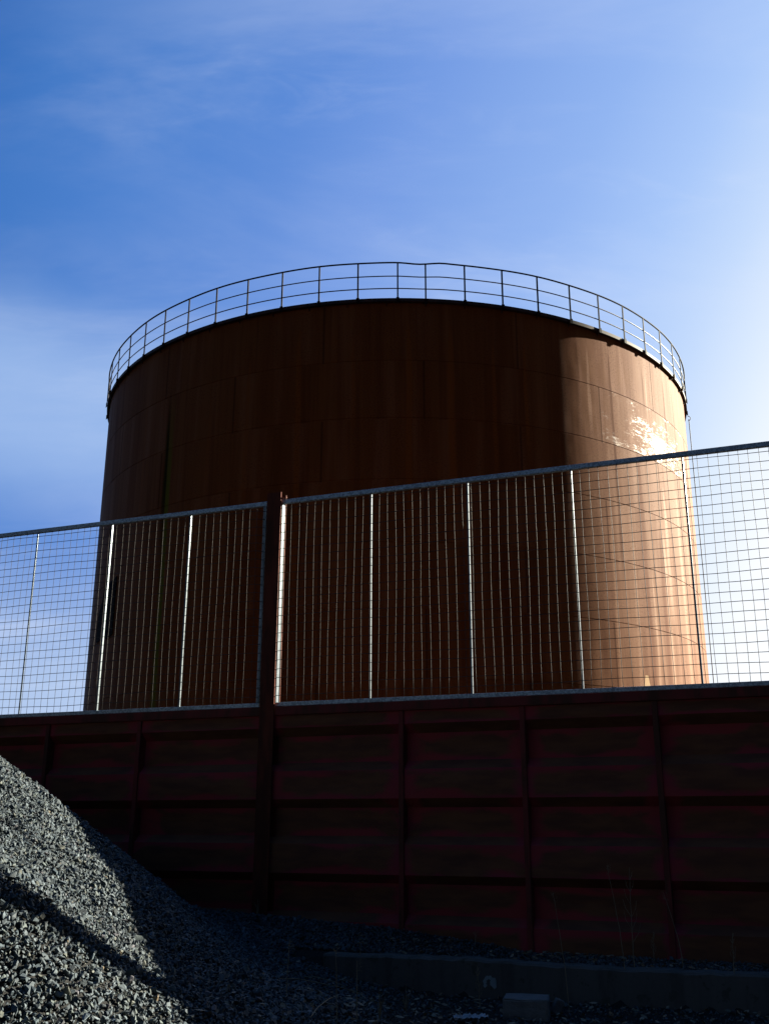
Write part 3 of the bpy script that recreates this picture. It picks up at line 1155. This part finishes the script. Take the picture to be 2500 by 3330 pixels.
def weed(px, py, hpx, label, kind, seed, lean=0.0):
    """dry weed rooted where the photo shows its foot; hpx = its height in photo pixels"""
    r_ = random.Random(seed)
    foot = ray_ground(px, py)
    dist = (foot - Vector((0, 0, EYE))).length
    h = hpx * dist / F_PX * 1.03
    mb = MB()
    pts = []
    bend = r_.uniform(-.06, .06) + lean
    for i in range(9):
        f = i / 8
        pts.append(Vector((bend * h * f ** 1.6 + r_.uniform(-.003, .003), .06 * h * f * r_.uniform(.5, 1), h * f - (.0 if i else .03))))
    mb.tube(pts, [.0042 * (1 - .65 * i / 8) for i in range(9)], 5)
    top = pts[-1]

    def tuft(c, s, n):
        for _ in range(n):
            d = Vector((r_.gauss(0, 1), r_.gauss(0, 1), r_.gauss(0, 1) - .2)).normalized() * s * r_.uniform(.3, 1)
            e = Vector((r_.gauss(0, 1), r_.gauss(0, 1), r_.gauss(0, 1))).normalized() * s * .28
            i0 = len(mb.v)
            mb.v += [c + d, c + d + e, c + d * .8 - e * .6 + Vector((0, 0, s * .2))]
            mb.f.append([i0, i0 + 1, i0 + 2])
    if kind == 'plume':
        for k_ in range(7):
            tuft(top + Vector((r_.uniform(-.01, .03), 0, -.012 * k_)), .022, 9)
    elif kind == 'branched':
        for k_ in range(9):
            f = .35 + .6 * k_ / 9
            base_ = pts[int(f * 8)]
            sd = -1 if k_ % 2 else 1
            L = h * r_.uniform(.18, .30) * (1.25 - f)
            tip = base_ + Vector((sd * L * .42, r_.uniform(-.3, .3) * L, L))
            mb.tube([base_, (base_ + tip) / 2 + Vector((sd * L * .1, 0, 0)), tip], [.0024, .002, .0012], 4)
            for q_ in range(5):
                tuft(base_.lerp(tip, .35 + .16 * q_), .013, 4)
        for q_ in range(8):
            tuft(pts[-1 - q_ // 4].lerp(pts[-2 - q_ // 4], (q_ % 4) / 4), .013, 4)
    elif kind == 'head':
        tuft(top, .030, 26)
        tuft(top + Vector((.01, 0, -.03)), .022, 14)
    elif kind == 'grass':
        for k_ in range(7):
            a_ = r_.uniform(0, 6.28)
            L = h * r_.uniform(.5, .95)
            q1 = Vector((math.cos(a_) * L * .12, math.sin(a_) * L * .12, L * .6))
            q2 = Vector((math.cos(a_) * L * .38, math.sin(a_) * L * .38, L * .92))
            mb.tube([Vector((0, 0, -.02)), q1, q2], [.0026, .002, .0008], 4)
    o = mb.build('dry_weed', m_straw, recalc=False)
    o.location = foot
    tag(o, label, 'weed', 'dry weeds along the kerb and wall')
    return o


weed(1850, 3290, 310, 'tall single dry stalk with drooping plume head near the concrete block', 'plume', 1, -.05)
weed(2062, 3150, 268, 'tall branched dry weed before the wall, bushiest of the weeds', 'branched', 2, -.03)
weed(2036, 3240, 280, 'thin plume-tipped dry stalk just left of the bushiest weed', 'plume', 3, -.08)
weed(2222, 3150, 200, 'slender leaning dry stalk beside the right wall rib', 'plume', 4, -.17)
weed(2125, 3130, 80, 'short branched dry weed right of the bushiest weed', 'branched', 5, .05)
weed(1545, 3070, 30, 'tiny dry weed poking above the gravel behind the kerb', 'head', 6)
weed(1172, 3125, 58, 'dry weed with a fluffy flower head at the left kerb end', 'head', 7)
weed(1095, 3330, 190, 'slim dry stalk with a fluffy head left of the kerb', 'head', 8)
weed(1160, 3325, 160, 'thin bare stalk in the dark foreground below the kerb end', 'plume', 9)
weed(932, 3240, 150, 'thin dry stalk at the dark foot of the gravel heap', 'plume', 10, .02)
weed(838, 2958, 60, 'small upright dry grass blade at the foot of the post', 'grass', 11)
weed(1320, 3290, 70, 'small tuft of dry grass below the concrete kerb', 'grass', 12)
weed(1235, 3315, 85, 'taller tuft of dry grass in the foreground left of the kerb mark', 'grass', 13)
weed(1560, 3280, 110, 'bare twiggy weed below the pale paint mark', 'branched', 14)
weed(2390, 3200, 110, 'short dry weed at the right end of the kerb', 'branched', 15)
for (a, c, lab) in (((905, 3195), (1165, 3242), 'long pale straw lying across the dark foreground gravel'),
                    ((985, 3190), (1125, 3222), 'shorter pale straw lying just above the long straw'),
                    ((1010, 3325), (1090, 3255), 'pale straw lying slantwise at the bottom of the slope')):
    p0, p1 = ray_ground(*a), ray_ground(*c)
    mb = MB()
    mid = (p0 + p1) / 2 - p0
    mb.tube([Vector((0, 0, .03)), mid * .5 + Vector((0, 0, .055)), mid * 1.5 + Vector((0, 0, .05)), (p1 - p0) + Vector((0, 0, .03))], .0035, 5)
    o = mb.build('straw', m_straw)
    o.location = p0
    tag(o, lab, 'straw', 'straws lying on the ground')
